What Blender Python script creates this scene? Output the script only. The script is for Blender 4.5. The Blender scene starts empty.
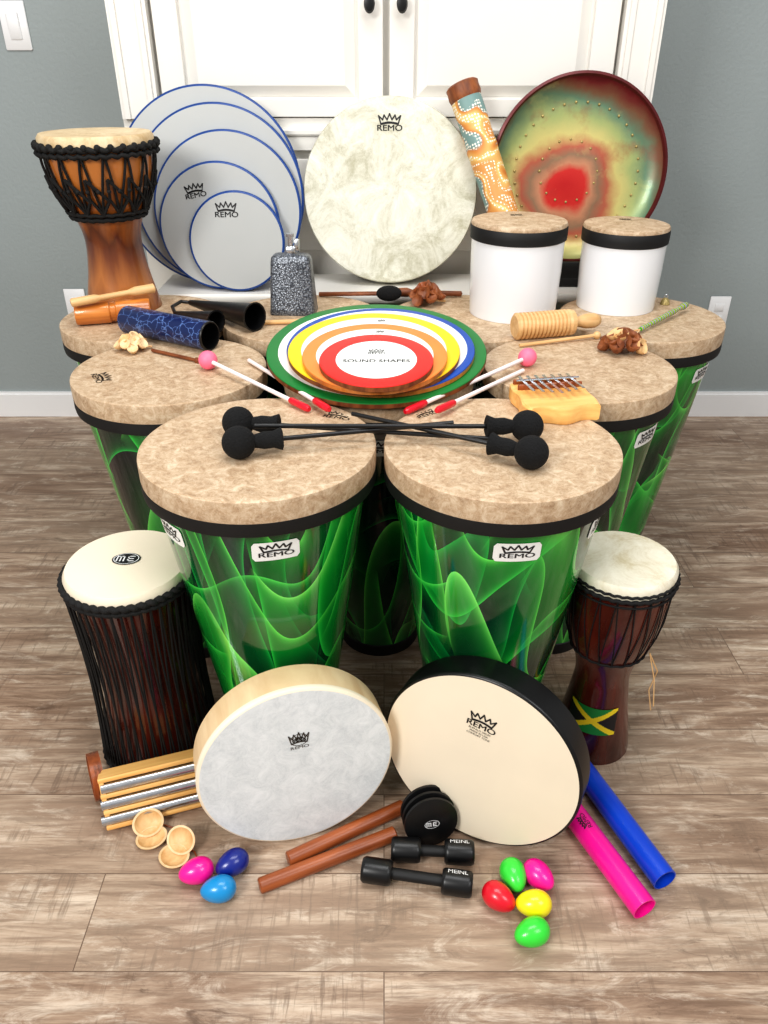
import bpy, math, random
from mathutils import Vector, Matrix
random.seed(4)
SC=bpy.context.scene; COL=SC.collection
pi=math.pi; rad=math.radians
try:
    SC.view_settings.view_transform='Standard'
    SC.view_settings.look='Medium High Contrast'
except Exception: pass

# ---------------- helpers: materials ----------------
def L(r,g,b):
    f=lambda c:(c/255/12.92 if c/255<=0.04045 else ((c/255+0.055)/1.055)**2.4)
    return (f(r),f(g),f(b),1)
def node(nt,t,ins=None,**pr):
    n=nt.nodes.new(t)
    for k,v in pr.items(): setattr(n,k,v)
    for k,v in (ins or {}).items():
        s=n.inputs[k]
        if isinstance(v,bpy.types.NodeSocket): nt.links.new(v,s)
        else: s.default_value=v
    return n
def ramp(nt,fac,stops,interp='LINEAR'):
    n=nt.nodes.new('ShaderNodeValToRGB'); cr=n.color_ramp; cr.interpolation=interp
    while len(cr.elements)<len(stops): cr.elements.new(0.5)
    for e,(p,c) in zip(cr.elements,stops): e.position=p; e.color=c
    nt.links.new(fac,n.inputs[0]); return n.outputs[0]
def mixc(nt,fac,a,b,blend='MIX'):
    n=nt.nodes.new('ShaderNodeMix'); n.data_type='RGBA'; n.blend_type=blend
    for i,v in ((0,fac),(6,a),(7,b)):
        if isinstance(v,bpy.types.NodeSocket): nt.links.new(v,n.inputs[i])
        else: n.inputs[i].default_value=v
    return n.outputs[2]
def math_(nt,op,a,b=0.0,c=0.0):
    n=nt.nodes.new('ShaderNodeMath'); n.operation=op
    for i,v in enumerate((a,b,c)):
        if isinstance(v,bpy.types.NodeSocket): nt.links.new(v,n.inputs[i])
        else: n.inputs[i].default_value=v
    return n.outputs[0]
def newmat(name,rough=0.5,metal=0.0,coat=0.0,spec=None):
    m=bpy.data.materials.new(name); m.use_nodes=True; nt=m.node_tree
    b=nt.nodes['Principled BSDF']; b.inputs['Roughness'].default_value=rough; b.inputs['Metallic'].default_value=metal
    b.inputs['Coat Weight'].default_value=coat
    if spec is not None: b.inputs['Specular IOR Level'].default_value=spec
    return m,nt,b
def objco(nt,scale=(1,1,1),loc=(0,0,0)):
    tc=node(nt,'ShaderNodeTexCoord')
    return node(nt,'ShaderNodeMapping',{'Vector':tc.outputs['Object'],'Scale':scale,'Location':loc}).outputs[0]
def bump(nt,b,h,strength=0.3,dist=0.002):
    n=node(nt,'ShaderNodeBump',{'Height':h,'Strength':strength,'Distance':dist}); nt.links.new(n.outputs[0],b.inputs['Normal'])
def plain(name,col,rough=0.5,metal=0.0,var=0.12,scale=30,coat=0.0,bmp=0.0):
    m,nt,b=newmat(name,rough,metal,coat)
    v=objco(nt); n=node(nt,'ShaderNodeTexNoise',{'Vector':v,'Scale':scale,'Detail':3.0}).outputs[0]
    d=tuple(c*(1-var) for c in col[:3])+(1,); l=tuple(min(1,c*(1+var)) for c in col[:3])+(1,)
    nt.links.new(ramp(nt,n,[(0.3,d),(0.7,l)]),b.inputs['Base Color'])
    if bmp: bump(nt,b,n,bmp)
    return m
def wood(name,c1,c2,rough=0.45,scale=(40,40,4),coat=0.0,wscale=1.0):
    m,nt,b=newmat(name,rough,0,coat)
    v=objco(nt,scale); n=node(nt,'ShaderNodeTexNoise',{'Vector':v,'Scale':wscale,'Detail':5.0,'Roughness':0.6,'Distortion':0.4}).outputs[0]
    nt.links.new(ramp(nt,n,[(0.3,c1),(0.68,c2)]),b.inputs['Base Color']); bump(nt,b,n,0.12,0.001)
    return m

# tan fibre drumhead
def headmat(name,base,dark,light,scale=1.0,lines=0.6,rough=0.55,lsc=30,nsc=24):
    m,nt,b=newmat(name,rough)
    oi=node(nt,'ShaderNodeObjectInfo'); tc=node(nt,'ShaderNodeTexCoord')
    off=node(nt,'ShaderNodeVectorMath',{0:tc.outputs['Object']},operation='ADD')
    cmb=node(nt,'ShaderNodeCombineXYZ',{'X':math_(nt,'MULTIPLY',oi.outputs['Random'],7.0),'Y':math_(nt,'MULTIPLY',oi.outputs['Random'],3.0)})
    nt.links.new(cmb.outputs[0],off.inputs[1]); v=off.outputs[0]
    n1=node(nt,'ShaderNodeTexNoise',{'Vector':v,'Scale':nsc*scale,'Detail':9.0,'Roughness':0.78,'Distortion':0.9}).outputs[0]
    n2=node(nt,'ShaderNodeTexNoise',{'Vector':v,'Scale':120*scale,'Detail':4.0,'Roughness':0.7}).outputs[0]
    c=ramp(nt,n1,[(0.36,dark),(0.51,base),(0.66,light)])
    c=mixc(nt,ramp(nt,n2,[(0.46,(0,0,0,1)),(0.76,(.45,.45,.45,1))]),c,light)
    for (ss,sd) in ((lsc,0.12),(lsc*.6,0.20)):
        d=node(nt,'ShaderNodeTexNoise',{'Vector':v,'Scale':26*scale,'Detail':6.0,'Roughness':0.75}).outputs[1]
        vv=node(nt,'ShaderNodeVectorMath',{0:d},operation='SCALE'); vv.inputs['Scale'].default_value=sd/scale
        va=node(nt,'ShaderNodeVectorMath',{0:v,1:vv.outputs[0]},operation='ADD').outputs[0]
        vo=node(nt,'ShaderNodeTexVoronoi',{'Vector':va,'Scale':ss*scale},feature='DISTANCE_TO_EDGE').outputs['Distance']
        ln=ramp(nt,vo,[(0.0,(lines,lines,lines,1)),(0.045,(0,0,0,1))])
        c=mixc(nt,ln,c,light)
    nt.links.new(c,b.inputs['Base Color']); bump(nt,b,n2,0.15,0.001)
    return m

def swirlmat():
    m,nt,b=newmat('green_swirl_shell',0.10,0,0.4)
    oi=node(nt,'ShaderNodeObjectInfo'); v=objco(nt,(1,1,.45))
    nb=node(nt,'ShaderNodeTexNoise',{'Vector':v,'Scale':6.0,'Detail':0.0}).outputs[0]
    col=ramp(nt,nb,[(0.40,L(3,8,26)),(0.62,L(2,34,34))])
    R=oi.outputs['Random']
    layers=[((3.0,1.0,2.4),4.0,5.0,1.6,.55,L(2,66,42),L(10,116,60)),
            ((7.0,6.0,-7.0),5.2,5.4,3.0,.55,L(4,100,46),L(30,180,76)),
            ((-4.6,2.8,-3.6),3.4,5.6,2.2,.72,L(6,124,46),L(60,222,84)),
            ((5.2,-3.0,5.0),3.8,5.6,2.6,.78,L(14,150,50),L(110,245,96)),
            ((-7.0,-5.0,9.0),4.8,5.6,4.0,.70,L(18,150,54),L(90,235,96)),
            ((-3.0,4.4,7.0),4.4,5.0,3.2,.80,L(30,176,54),L(140,252,116))]
    for k,(dr,s,mul,pw,st,c1,c2) in enumerate(layers):
        W=math_(nt,'ADD',math_(nt,'MULTIPLY',R,9.0),k*5.3)
        n=node(nt,'ShaderNodeTexNoise',{'Vector':v,'W':W,'Scale':s,'Detail':0.0,'Distortion':0.3},noise_dimensions='4D').outputs[0]
        dt=node(nt,'ShaderNodeVectorMath',{0:v,1:dr},operation='DOT_PRODUCT').outputs['Value']
        fr=math_(nt,'FRACT',math_(nt,'ADD',math_(nt,'ADD',math_(nt,'MULTIPLY',n,mul),dt),math_(nt,'MULTIPLY',R,3.7)))
        mk=node(nt,'ShaderNodeTexNoise',{'Vector':v,'W':math_(nt,'ADD',W,2.1),'Scale':5.5,'Detail':0.0},noise_dimensions='4D').outputs[0]
        mk=ramp(nt,mk,[(0.41,(.0,.0,.0,1)),(0.51,(1,1,1,1))])
        body=math_(nt,'MULTIPLY',math_(nt,'POWER',fr,pw),st)
        col=mixc(nt,math_(nt,'MULTIPLY',body,mk),col,c1)
        edge=math_(nt,'MULTIPLY',math_(nt,'POWER',fr,26.0),.95)
        col=mixc(nt,math_(nt,'MULTIPLY',edge,mk),col,c2)
    nt.links.new(col,b.inputs['Base Color'])
    return m

def floormat():
    m,nt,b=newmat('grey_brown_planks',0.38)
    tc=node(nt,'ShaderNodeTexCoord'); v=tc.outputs['Object']
    br=node(nt,'ShaderNodeTexBrick',{'Vector':v,'Color1':(0,0,0,1),'Color2':(1,1,1,1),'Mortar':(0.5,0.5,0.5,1),'Scale':1.0,'Mortar Size':0.0010,'Mortar Smooth':0.2,'Brick Width':1.22,'Row Height':0.155},offset=0.37)
    rnd=br.outputs['Color']
    sep=node(nt,'ShaderNodeSeparateXYZ',{0:v})
    ry=math_(nt,'MULTIPLY',node(nt,'ShaderNodeSeparateColor',{0:rnd}).outputs[0],9.0)
    def nz(sx,sy,sc,det,ro,dis=0.0):
        cv=node(nt,'ShaderNodeCombineXYZ',{'X':math_(nt,'ADD',math_(nt,'MULTIPLY',sep.outputs[0],sx),ry),'Y':math_(nt,'MULTIPLY',sep.outputs[1],sy),'Z':ry}).outputs[0]
        return node(nt,'ShaderNodeTexNoise',{'Vector':cv,'Scale':sc,'Detail':det,'Roughness':ro,'Distortion':dis}).outputs[0]
    g=nz(2.0,16.0,1.6,8.0,0.70,0.7); g2=nz(2.2,7.0,1.5,6.0,0.62,0.5); g3=nz(7.0,110.0,1.0,5.0,0.75); g4=nz(4.5,15.0,1.5,7.0,0.75,0.9); g5=nz(7.0,22.0,1.4,7.0,0.75,1.2)
    g6=nz(95.0,9.0,1.0,4.0,0.7,0.3); g7=nz(5.0,9.0,1.0,3.0,0.6)
    c=ramp(nt,g,[(0.35,L(120,94,76)),(0.46,L(154,128,107)),(0.57,L(186,163,142)),(0.70,L(216,198,178))])
    c=mixc(nt,ramp(nt,g2,[(0.38,(.8,.8,.8,1)),(0.54,(0,0,0,1))]),c,L(130,102,82))
    c=mixc(nt,ramp(nt,g4,[(0.52,(0,0,0,1)),(0.66,(.75,.75,.75,1))]),c,L(217,201,183))
    c=mixc(nt,ramp(nt,g5,[(0.31,(.9,.9,.9,1)),(0.43,(0,0,0,1))]),c,L(90,66,50))
    c=mixc(nt,ramp(nt,g3,[(0.39,(.6,.6,.6,1)),(0.53,(0,0,0,1))]),c,L(108,84,66))
    saw=math_(nt,'MULTIPLY',ramp(nt,g6,[(0.52,(0,0,0,1)),(0.62,(.6,.6,.6,1))]),ramp(nt,g7,[(0.48,(0,0,0,1)),(0.58,(1,1,1,1))]))
    c=mixc(nt,saw,c,L(104,82,66))
    c=mixc(nt,math_(nt,'MULTIPLY',rnd,0.20),c,L(212,194,172))
    c=mixc(nt,math_(nt,'MULTIPLY',br.outputs['Fac'],0.7),c,L(84,64,50))
    nt.links.new(c,b.inputs['Base Color'])
    nt.links.new(ramp(nt,g,[(0.3,(.42,.42,.42,1)),(0.8,(.30,.30,.30,1))]),b.inputs['Roughness'])
    bump(nt,b,g3,0.12,0.001)
    return m

MT={}
MT['head']=headmat('tan_fibre_head',L(186,158,127),L(154,124,94),L(218,199,172),lines=0.45,nsc=46,lsc=36)
MT['head2']=headmat('mottled_cream_head',L(212,210,192),L(176,172,146),L(232,231,220),scale=0.8,lines=0.2,nsc=14)
MT['headw']=headmat('white_fibre_head',L(220,224,225),L(204,209,211),L(234,237,238),scale=1.2,lines=0.3)
MT['cream']=plain('cream_smooth_head',L(240,227,204),0.5,var=0.03,scale=8)
MT['skin']=headmat('goat_skin',L(226,218,196),L(204,190,156),L(240,234,216),scale=0.6,lines=0.08)
MT['skint']=headmat('tan_goat_skin',L(214,190,150),L(190,160,116),L(230,212,178),scale=0.6,lines=0.08)
MT['swirl']=swirlmat()
MT['black']=plain('black_plastic',L(16,16,17),0.35,var=0.2)
MT['rubber']=plain('black_rubber',L(18,18,19),0.6,var=0.2,bmp=0.2)
MT['rope']=plain('black_cord',L(18,18,18),0.8,var=0.5,scale=400,bmp=0.6)
MT['felt']=plain('black_yarn',L(13,13,14),0.95,var=0.4,scale=300,bmp=1.0)
MT['print']=plain('black_print',L(28,28,30),0.5,var=0.05)
MT['printg']=plain('grey_print',L(64,56,48),0.6,var=0.05)
MT['white']=plain('white_gloss',L(236,238,241),0.25,var=0.01,scale=4,coat=0.3)
MT['sticker']=plain('white_sticker',L(240,241,238),0.35,var=0.02)
MT['cab']=plain('white_cabinet_paint',L(230,227,220),0.4,var=0.012,scale=6)
MT['trim']=plain('white_trim_paint',L(240,240,240),0.4,var=0.01,scale=6)
MT['grey']=plain('grey_coated_head',L(178,180,178),0.45,var=0.025,scale=6)
MT['bluerim']=plain('blue_rim',L(20,66,136),0.35,var=0.08)
MT['woodl']=wood('birch_ply_shell',L(220,186,142),L(240,214,174),0.45,(6,6,60))
MT['woodo']=wood('orange_stained_wood',L(160,84,26),L(222,142,66),0.3,(40,40,5),0.4)
MT['woodt']=wood('tan_light_wood',L(206,160,104),L(234,196,144),0.45,(60,60,6))
MT['woodp']=wood('pale_blond_wood',L(216,180,132),L(238,208,164),0.45,(60,60,20))
MT['woodk']=wood('kalimba_pine',L(228,164,88),L(248,200,126),0.4,(5,60,60))
MT['claves']=wood('brown_hardwood',L(120,60,28),L(166,92,50),0.35,(70,70,6))
MT['woodd']=wood('dark_red_wood',L(44,12,8),L(92,32,20),0.25,(30,30,5),0.6)
MT['woodb']=wood('brown_carved_wood',L(92,44,22),L(156,92,50),0.5,(60,60,20))
MT['steel']=plain('brushed_steel',L(206,208,212),0.25,1.0,var=0.1,scale=80)
MT['brass']=plain('dull_gold_metal',L(176,158,104),0.4,0.4,var=0.2,scale=80)
MT['pink']=plain('pink_plastic',L(244,24,150),0.3,var=0.03,coat=0.3)
MT['navy']=plain('navy_plastic',L(22,40,130),0.3,var=0.03,coat=0.3)
MT['boomblue']=plain('blue_plastic',L(16,70,196),0.3,var=0.03,coat=0.3)
MT['sky']=plain('light_blue_plastic',L(24,140,200),0.3,var=0.03,coat=0.3)
MT['green']=plain('green_plastic',L(60,214,66),0.3,var=0.03,coat=0.3)
MT['red']=plain('red_plastic',L(216,22,44),0.3,var=0.03,coat=0.3)
MT['yellow']=plain('yellow_plastic',L(248,228,30),0.3,var=0.03,coat=0.3)
MT['ppink']=plain('bubblegum_pink',L(250,120,150),0.5,var=0.03)
MT['shaftw']=plain('white_shaft',L(240,228,226),0.35,var=0.02)
for k,c in dict(s_green=L(24,120,52),s_blue=L(30,80,170),s_yellow=L(252,208,30),s_orange=L(242,140,66),s_red=L(228,44,38)).items():
    MT[k]=plain(k.replace('s_','printed_'),c,0.4,var=0.03)
MT['flagy']=plain('flag_yellow_paint',L(244,218,40),0.5,var=0.04)
MT['flagg']=plain('flag_green_paint',L(22,136,60),0.5,var=0.04)
MT['mugwht']=plain('white_print',L(235,235,235),0.5,var=0.02)
# wall
m,nt,b=newmat('blue_grey_wall_paint',0.65)
v=objco(nt); n=node(nt,'ShaderNodeTexNoise',{'Vector':v,'Scale':90.0,'Detail':3.0}).outputs[0]
n2=node(nt,'ShaderNodeTexNoise',{'Vector':v,'Scale':2.0,'Detail':2.0}).outputs[0]
nt.links.new(ramp(nt,n2,[(0.3,L(151,159,159)),(0.7,L(158,166,166))]),b.inputs['Base Color']); bump(nt,b,n,0.35,0.004); MT['wall']=m
# blue crackle
m,nt,b=newmat('blue_crackle_print',0.35,0,0.2)
v=objco(nt); d=node(nt,'ShaderNodeTexNoise',{'Vector':v,'Scale':60.0,'Detail':3.0}).outputs[1]
s=node(nt,'ShaderNodeVectorMath',{0:d},operation='SCALE'); s.inputs['Scale'].default_value=0.02
va=node(nt,'ShaderNodeVectorMath',{0:v,1:s.outputs[0]},operation='ADD').outputs[0]
vo=node(nt,'ShaderNodeTexVoronoi',{'Vector':va,'Scale':50.0},feature='DISTANCE_TO_EDGE').outputs['Distance']
nt.links.new(ramp(nt,vo,[(0.0,L(110,140,190)),(0.022,L(60,88,146)),(0.040,L(14,34,82))]),b.inputs['Base Color']); MT['crackle']=m
# hammered silver vein
m,nt,b=newmat('hammertone_silver',0.32,0.5)
v=objco(nt); vo=node(nt,'ShaderNodeTexVoronoi',{'Vector':v,'Scale':260.0}).outputs['Distance']
n=node(nt,'ShaderNodeTexNoise',{'Vector':v,'Scale':300.0,'Detail':3.0}).outputs[0]
k=math_(nt,'ADD',math_(nt,'MULTIPLY',vo,0.6),math_(nt,'MULTIPLY',n,0.6))
nt.links.new(ramp(nt,k,[(0.35,L(150,154,160)),(0.6,L(104,108,114)),(0.8,L(66,69,76))]),b.inputs['Base Color']); bump(nt,b,vo,0.4,0.002); MT['hammer']=m
# rainstick dots
m,nt,b=newmat('dot_painted_bamboo',0.5)
tc=node(nt,'ShaderNodeTexCoord'); sp=node(nt,'ShaderNodeSeparateXYZ',{0:tc.outputs['Object']})
ang=math_(nt,'MULTIPLY',math_(nt,'ARCTAN2',sp.outputs[1],sp.outputs[0]),0.036)
cv=node(nt,'ShaderNodeCombineXYZ',{'X':ang,'Y':sp.outputs[2],'Z':0.0}).outputs[0]
vo=node(nt,'ShaderNodeTexVoronoi',{'Vector':cv,'Scale':140.0,'Randomness':0.35},voronoi_dimensions='2D').outputs['Distance']
nb=node(nt,'ShaderNodeTexNoise',{'Vector':cv,'Scale':13.0,'Detail':0.0,'Distortion':0.6},noise_dimensions='2D').outputs[0]
rg=math_(nt,'SINE',math_(nt,'MULTIPLY',nb,40.0))
bg=ramp(nt,nb,[(0.34,L(216,152,84)),(0.46,L(226,178,104)),(0.50,L(236,206,134)),(0.56,L(222,168,92)),(0.62,L(206,128,60)),(0.66,L(120,150,146))])
dots=ramp(nt,vo,[(0.28,(1,1,1,1)),(0.36,(0,0,0,1))])
msk=ramp(nt,rg,[(0.10,(0,0,0,1)),(0.25,(1,1,1,1))])
nt.links.new(mixc(nt,math_(nt,'MULTIPLY',dots,msk),bg,L(250,244,230)),b.inputs['Base Color']); MT['rain']=m
# gong paint
m,nt,b=newmat('painted_steel_gong',0.36,0.3,0.15)
tc=node(nt,'ShaderNodeTexCoord'); v=tc.outputs['Object']
nz=node(nt,'ShaderNodeTexNoise',{'Vector':v,'Scale':6.0,'Detail':5.0,'Roughness':0.55})
s=node(nt,'ShaderNodeVectorMath',{0:nz.outputs[1],1:(.5,.5,.5)},operation='SUBTRACT')
s=node(nt,'ShaderNodeVectorMath',{0:s.outputs[0]},operation='SCALE'); s.inputs['Scale'].default_value=0.11
va=node(nt,'ShaderNodeVectorMath',{0:v,1:s.outputs[0]},operation='ADD').outputs[0]
mp=node(nt,'ShaderNodeVectorMath',{0:va,1:(0.025,0,-0.168)},operation='ADD').outputs[0]
mp=node(nt,'ShaderNodeVectorMath',{0:mp,1:(1,0,1)},operation='MULTIPLY').outputs[0]
dd=node(nt,'ShaderNodeVectorMath',{0:mp},operation='LENGTH').outputs['Value']
col=ramp(nt,math_(nt,'MULTIPLY',dd,3.9),[(0.0,L(186,24,26)),(0.18,L(198,42,36)),(0.26,L(190,132,100)),(0.34,L(140,110,84)),(0.42,L(172,90,66)),(0.53,L(196,184,116)),(0.66,L(158,168,108)),(0.78,L(100,130,104)),(0.88,L(124,88,66)),(0.97,L(118,34,40)),(1.0,L(104,24,34))])
nn=node(nt,'ShaderNodeTexNoise',{'Vector':v,'Scale':10.0,'Detail':7.0,'Roughness':0.66}).outputs[0]
col=mixc(nt,ramp(nt,nn,[(0.52,(0,0,0,1)),(0.70,(.5,.5,.5,1))]),col,L(146,54,44))
n3=node(nt,'ShaderNodeTexNoise',{'Vector':va,'Scale':13.0,'Detail':5.0,'Roughness':0.6}).outputs[0]
col=mixc(nt,ramp(nt,n3,[(0.56,(0,0,0,1)),(0.72,(.45,.45,.45,1))]),col,L(190,186,124))
nt.links.new(col,b.inputs['Base Color']); MT['gong']=m
MT['gongrim']=plain('dark_red_rim',L(92,30,32),0.35,0.3,var=0.15)
# djembe honey gradient
m,nt,b=newmat('honey_stained_djembe',0.28,0,0.5)
tc=node(nt,'ShaderNodeTexCoord'); sp=node(nt,'ShaderNodeSeparateXYZ',{0:tc.outputs['Object']})
v=objco(nt,(30,30,3)); n=node(nt,'ShaderNodeTexNoise',{'Vector':v,'Scale':1.0,'Detail':5.0}).outputs[0]
g=math_(nt,'ADD',math_(nt,'MULTIPLY',sp.outputs[2],2.5),math_(nt,'MULTIPLY',n,0.35))
nt.links.new(ramp(nt,g,[(0.12,L(118,66,30)),(0.32,L(174,110,56)),(0.50,L(112,58,28)),(0.58,L(86,40,18)),(0.72,L(166,96,40)),(1.0,L(186,118,56))]),b.inputs['Base Color']); MT['djembe']=m
MT['floor']=floormat()
m,nt,b=newmat('braided_yarn',0.9)
v=objco(nt); w=node(nt,'ShaderNodeTexWave',{'Vector':v,'Scale':30.0,'Distortion':3.0},bands_direction='Z').outputs[0]
nt.links.new(ramp(nt,w,[(0.2,L(60,160,60)),(0.45,L(240,210,60)),(0.7,L(230,120,40)),(0.9,L(60,150,190))]),b.inputs['Base Color']); MT['yarn']=m

# ---------------- helpers: geometry ----------------
class B:
    def __init__(s): s.v=[];s.f=[];s.m=[]
    def add(s,vs,fs,M=None,mat=0):
        o=len(s.v)
        s.v+= [tuple(M@Vector(p)) for p in vs] if M is not None else [tuple(p) for p in vs]
        s.f+= [tuple(i+o for i in f) for f in fs]; s.m+=[mat]*len(fs)
    def lathe(s,prof,seg=64,M=None,mat=0,sx=1,sy=1):
        vs=[];rings=[]
        for r,z in prof:
            if r<1e-7: rings.append([len(vs)]); vs.append((0,0,z))
            else:
                rings.append(list(range(len(vs),len(vs)+seg)))
                vs+=[(sx*r*math.cos(2*pi*i/seg),sy*r*math.sin(2*pi*i/seg),z) for i in range(seg)]
        fs=[]
        for a,b in zip(rings,rings[1:]):
            if len(a)==1 and len(b)==1: continue
            for i in range(seg):
                j=(i+1)%seg
                if len(a)==1: fs.append((a[0],b[j],b[i]))
                elif len(b)==1: fs.append((a[i],a[j],b[0]))
                else: fs.append((a[i],a[j],b[j],b[i]))
        s.add(vs,fs,M,mat)
    def ball(s,c,r,M=None,mat=0,seg=24,n=12,sc=(1,1,1)):
        T=Matrix.Translation(c)@Matrix.Diagonal((sc[0],sc[1],sc[2],1))
        if M is not None: T=M@T
        s.lathe([(r*math.sin(pi*i/n),-r*math.cos(pi*i/n)) for i in range(n+1)],seg,T,mat)
    def prism(s,poly,z0,z1,bev=0.002,M=None,mat=0):
        n=len(poly); cx=sum(p[0] for p in poly)/n; cy=sum(p[1] for p in poly)/n
        def sh(k): return [(cx+(x-cx)*k,cy+(y-cy)*k) for x,y in poly]
        k=1-bev/0.06
        L_=[(sh(k),z0),(poly,z0+bev),(poly,z1-bev),(sh(k),z1)]
        vs=[];fs=[]
        for p,z in L_: vs+=[(x,y,z) for x,y in p]
        for q in range(3):
            for i in range(n):
                j=(i+1)%n; fs.append((q*n+i,q*n+j,(q+1)*n+j,(q+1)*n+i))
        fs.append(tuple(range(n-1,-1,-1))); fs.append(tuple(3*n+i for i in range(n)))
        s.add(vs,fs,M,mat)
    def tube(s,pts,r,seg=8,closed=False,M=None,mat=0):
        pts=[Vector(p) for p in pts]; n=len(pts); rs=r if isinstance(r,(list,tuple)) else [r]*n
        vs=[];up=None
        for i,p in enumerate(pts):
            if closed: t=pts[(i+1)%n]-pts[i-1]
            else: t=pts[min(i+1,n-1)]-pts[max(i-1,0)]
            t.normalize()
            if up is None: up=Vector((0,0,1)) if abs(t.z)<0.9 else Vector((1,0,0))
            x=(up-t*up.dot(t)).normalized(); up=x; y=t.cross(x)
            vs+=[p+(x*math.cos(2*pi*k/seg)+y*math.sin(2*pi*k/seg))*rs[i] for k in range(seg)]
        fs=[]
        for i in range(n if closed else n-1):
            a=i*seg;b=((i+1)%n)*seg
            for k in range(seg):
                j=(k+1)%seg; fs.append((a+k,a+j,b+j,b+k))
        if not closed:
            fs.append(tuple(range(seg-1,-1,-1))); fs.append(tuple((n-1)*seg+k for k in range(seg)))
        s.add(vs,fs,M,mat)
    def box(s,c,sz,M=None,mat=0,bev=0.0,taper=1.0):
        cx,cy,cz=c;x,y,z=sz[0]/2,sz[1]/2,sz[2]/2
        if bev<=0:
            vs=[(cx+i*x*(taper if k>0 else 1),cy+j*y*(taper if k>0 else 1),cz+k*z) for k in(-1,1) for j in(-1,1) for i in(-1,1)]
            s.add(vs,[(0,2,3,1),(4,5,7,6),(0,1,5,4),(2,6,7,3),(0,4,6,2),(1,3,7,5)],M,mat); return
        def rr(hx,hy,b,zz):
            o=[]
            for (sx,sy,a0) in((1,1,0),(-1,1,90),(-1,-1,180),(1,-1,270)):
                for q in range(4):
                    a=rad(a0+q*30); o.append((cx+sx*(hx-b)+b*math.cos(a),cy+sy*(hy-b)+b*math.sin(a),zz))
            return o
        R=[(x-bev*.7,y-bev*.7,-z),(x,y,-z+bev),(x,y,z-bev),(x-bev*.7,y-bev*.7,z)]
        vs=[]
        for q,(hx,hy,zz) in enumerate(R):
            tt=1+(taper-1)*((zz+z)/(2*z)); vs+=rr(hx*tt,hy*tt,bev,cz+zz)
        fs=[tuple(range(15,-1,-1)),tuple(48+k for k in range(16))]
        for q in range(3):
            for k in range(16):
                j=(k+1)%16; fs.append((q*16+k,q*16+j,q*16+16+j,q*16+16+k))
        s.add(vs,fs,M,mat)
    def obj(s,name,mats,parent=None,angle=35,M=None):
        me=bpy.data.meshes.new(name); me.from_pydata(s.v,[],s.f)
        for m in mats: me.materials.append(MT[m] if isinstance(m,str) else m)
        me.polygons.foreach_set('material_index',s.m); me.polygons.foreach_set('use_smooth',[True]*len(s.f)); me.update()
        try: me.set_sharp_from_angle(angle=rad(angle))
        except Exception: pass
        o=bpy.data.objects.new(name,me); COL.objects.link(o)
        if parent is not None: o.parent=parent
        if M is not None: o.matrix_local=M
        return o
def thing(name,label,cat,M=None,group=None,kind=None):
    e=bpy.data.objects.new(name,None); e.empty_display_size=0.02; COL.objects.link(e)
    if M is not None: e.matrix_world=M
    e['label']=label; e['category']=cat
    if group: e['group']=group
    return e
def T(x,y,z): return Matrix.Translation((x,y,z))
def Rz(d): return Matrix.Rotation(rad(d),4,'Z')
def Rx(d): return Matrix.Rotation(rad(d),4,'X')
def Ry(d): return Matrix.Rotation(rad(d),4,'Y')
def S(x,y,z): return Matrix.Diagonal((x,y,z,1))
def AX(A,Bp,up=(0,0,1)):
    A=Vector(A);Bp=Vector(Bp); z=(Bp-A).normalized(); x=Vector(up).cross(z)
    if x.length<1e-4: x=Vector((1,0,0))
    x.normalize(); y=z.cross(x)
    M=Matrix((x,y,z)).transposed().to_4x4(); M.translation=A; return M
def dist(a,b): return (Vector(a)-Vector(b)).length
def copy_thing(root,M):
    r=root.copy(); COL.objects.link(r); r.matrix_world=M
    def rec(src,dst):
        for c in [c for c in src.children]:
            k=c.copy(); COL.objects.link(k); k.parent=dst; k.matrix_local=c.matrix_local.copy(); rec(c,k)
    rec(root,r); return r
_tc={}
def text2d(s,size):
    key=s
    if key not in _tc:
        cu=bpy.data.curves.new('t','FONT'); cu.body=s; cu.align_x='CENTER'; cu.align_y='CENTER'; cu.size=1; cu.resolution_u=4
        o=bpy.data.objects.new('t',cu); COL.objects.link(o); bpy.context.view_layer.update()
        me=bpy.data.meshes.new_from_object(o.evaluated_get(bpy.context.evaluated_depsgraph_get()))
        _tc[key]=([(v.co.x,v.co.y) for v in me.vertices],[tuple(p.vertices) for p in me.polygons])
        bpy.data.objects.remove(o); bpy.data.curves.remove(cu); bpy.data.meshes.remove(me)
    v,f=_tc[key]; return [(x*size,y*size) for x,y in v],f
def crown2d(w=0.1,h=.78):
    P=[(-.78,-.05),(-1,.8*h),(-.62,.38*h),(-.5,.88*h),(-.22,.38*h),(0,1.02*h),(.22,.38*h),(.5,.88*h),(.62,.38*h),(1,.8*h),(.78,-.05)]
    vs=[];fs=[]
    def seg(a,b,w):
        a=Vector(a);b=Vector(b);d=(b-a).normalized();n=Vector((-d.y,d.x))*w/2;a=a-d*w/3;b=b+d*w/3
        o=len(vs);vs.extend([tuple(a-n),tuple(b-n),tuple(b+n),tuple(a+n)]);fs.append((o,o+1,o+2,o+3))
    for a,b in zip(P,P[1:]): seg(a,b,w)
    arc=[(-.78+1.56*i/8,-.05+.12*math.sin(pi*i/8)) for i in range(9)]
    for a,b in zip(arc,arc[1:]): seg(a,b,w*1.5)
    return vs,fs
def logo2d(txt='REMO',extra=()):
    vs,fs=crown2d(.12)
    def ap(v,f,dx=0,dy=0):
        o=len(vs); vs.extend([(x+dx,y+dy) for x,y in v]); fs.extend([tuple(i+o for i in q) for q in f])
    v,f=text2d(txt,0.70); ap([(x*1.25,y) for x,y in v],f,0,-.40); ap([(x*1.25,y) for x,y in v],f,0.025,-.39)
    y=-.82
    for e in extra:
        v,f=text2d(e,.24); ap(v,f,0,y); y-=.26
    return vs,fs
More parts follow.
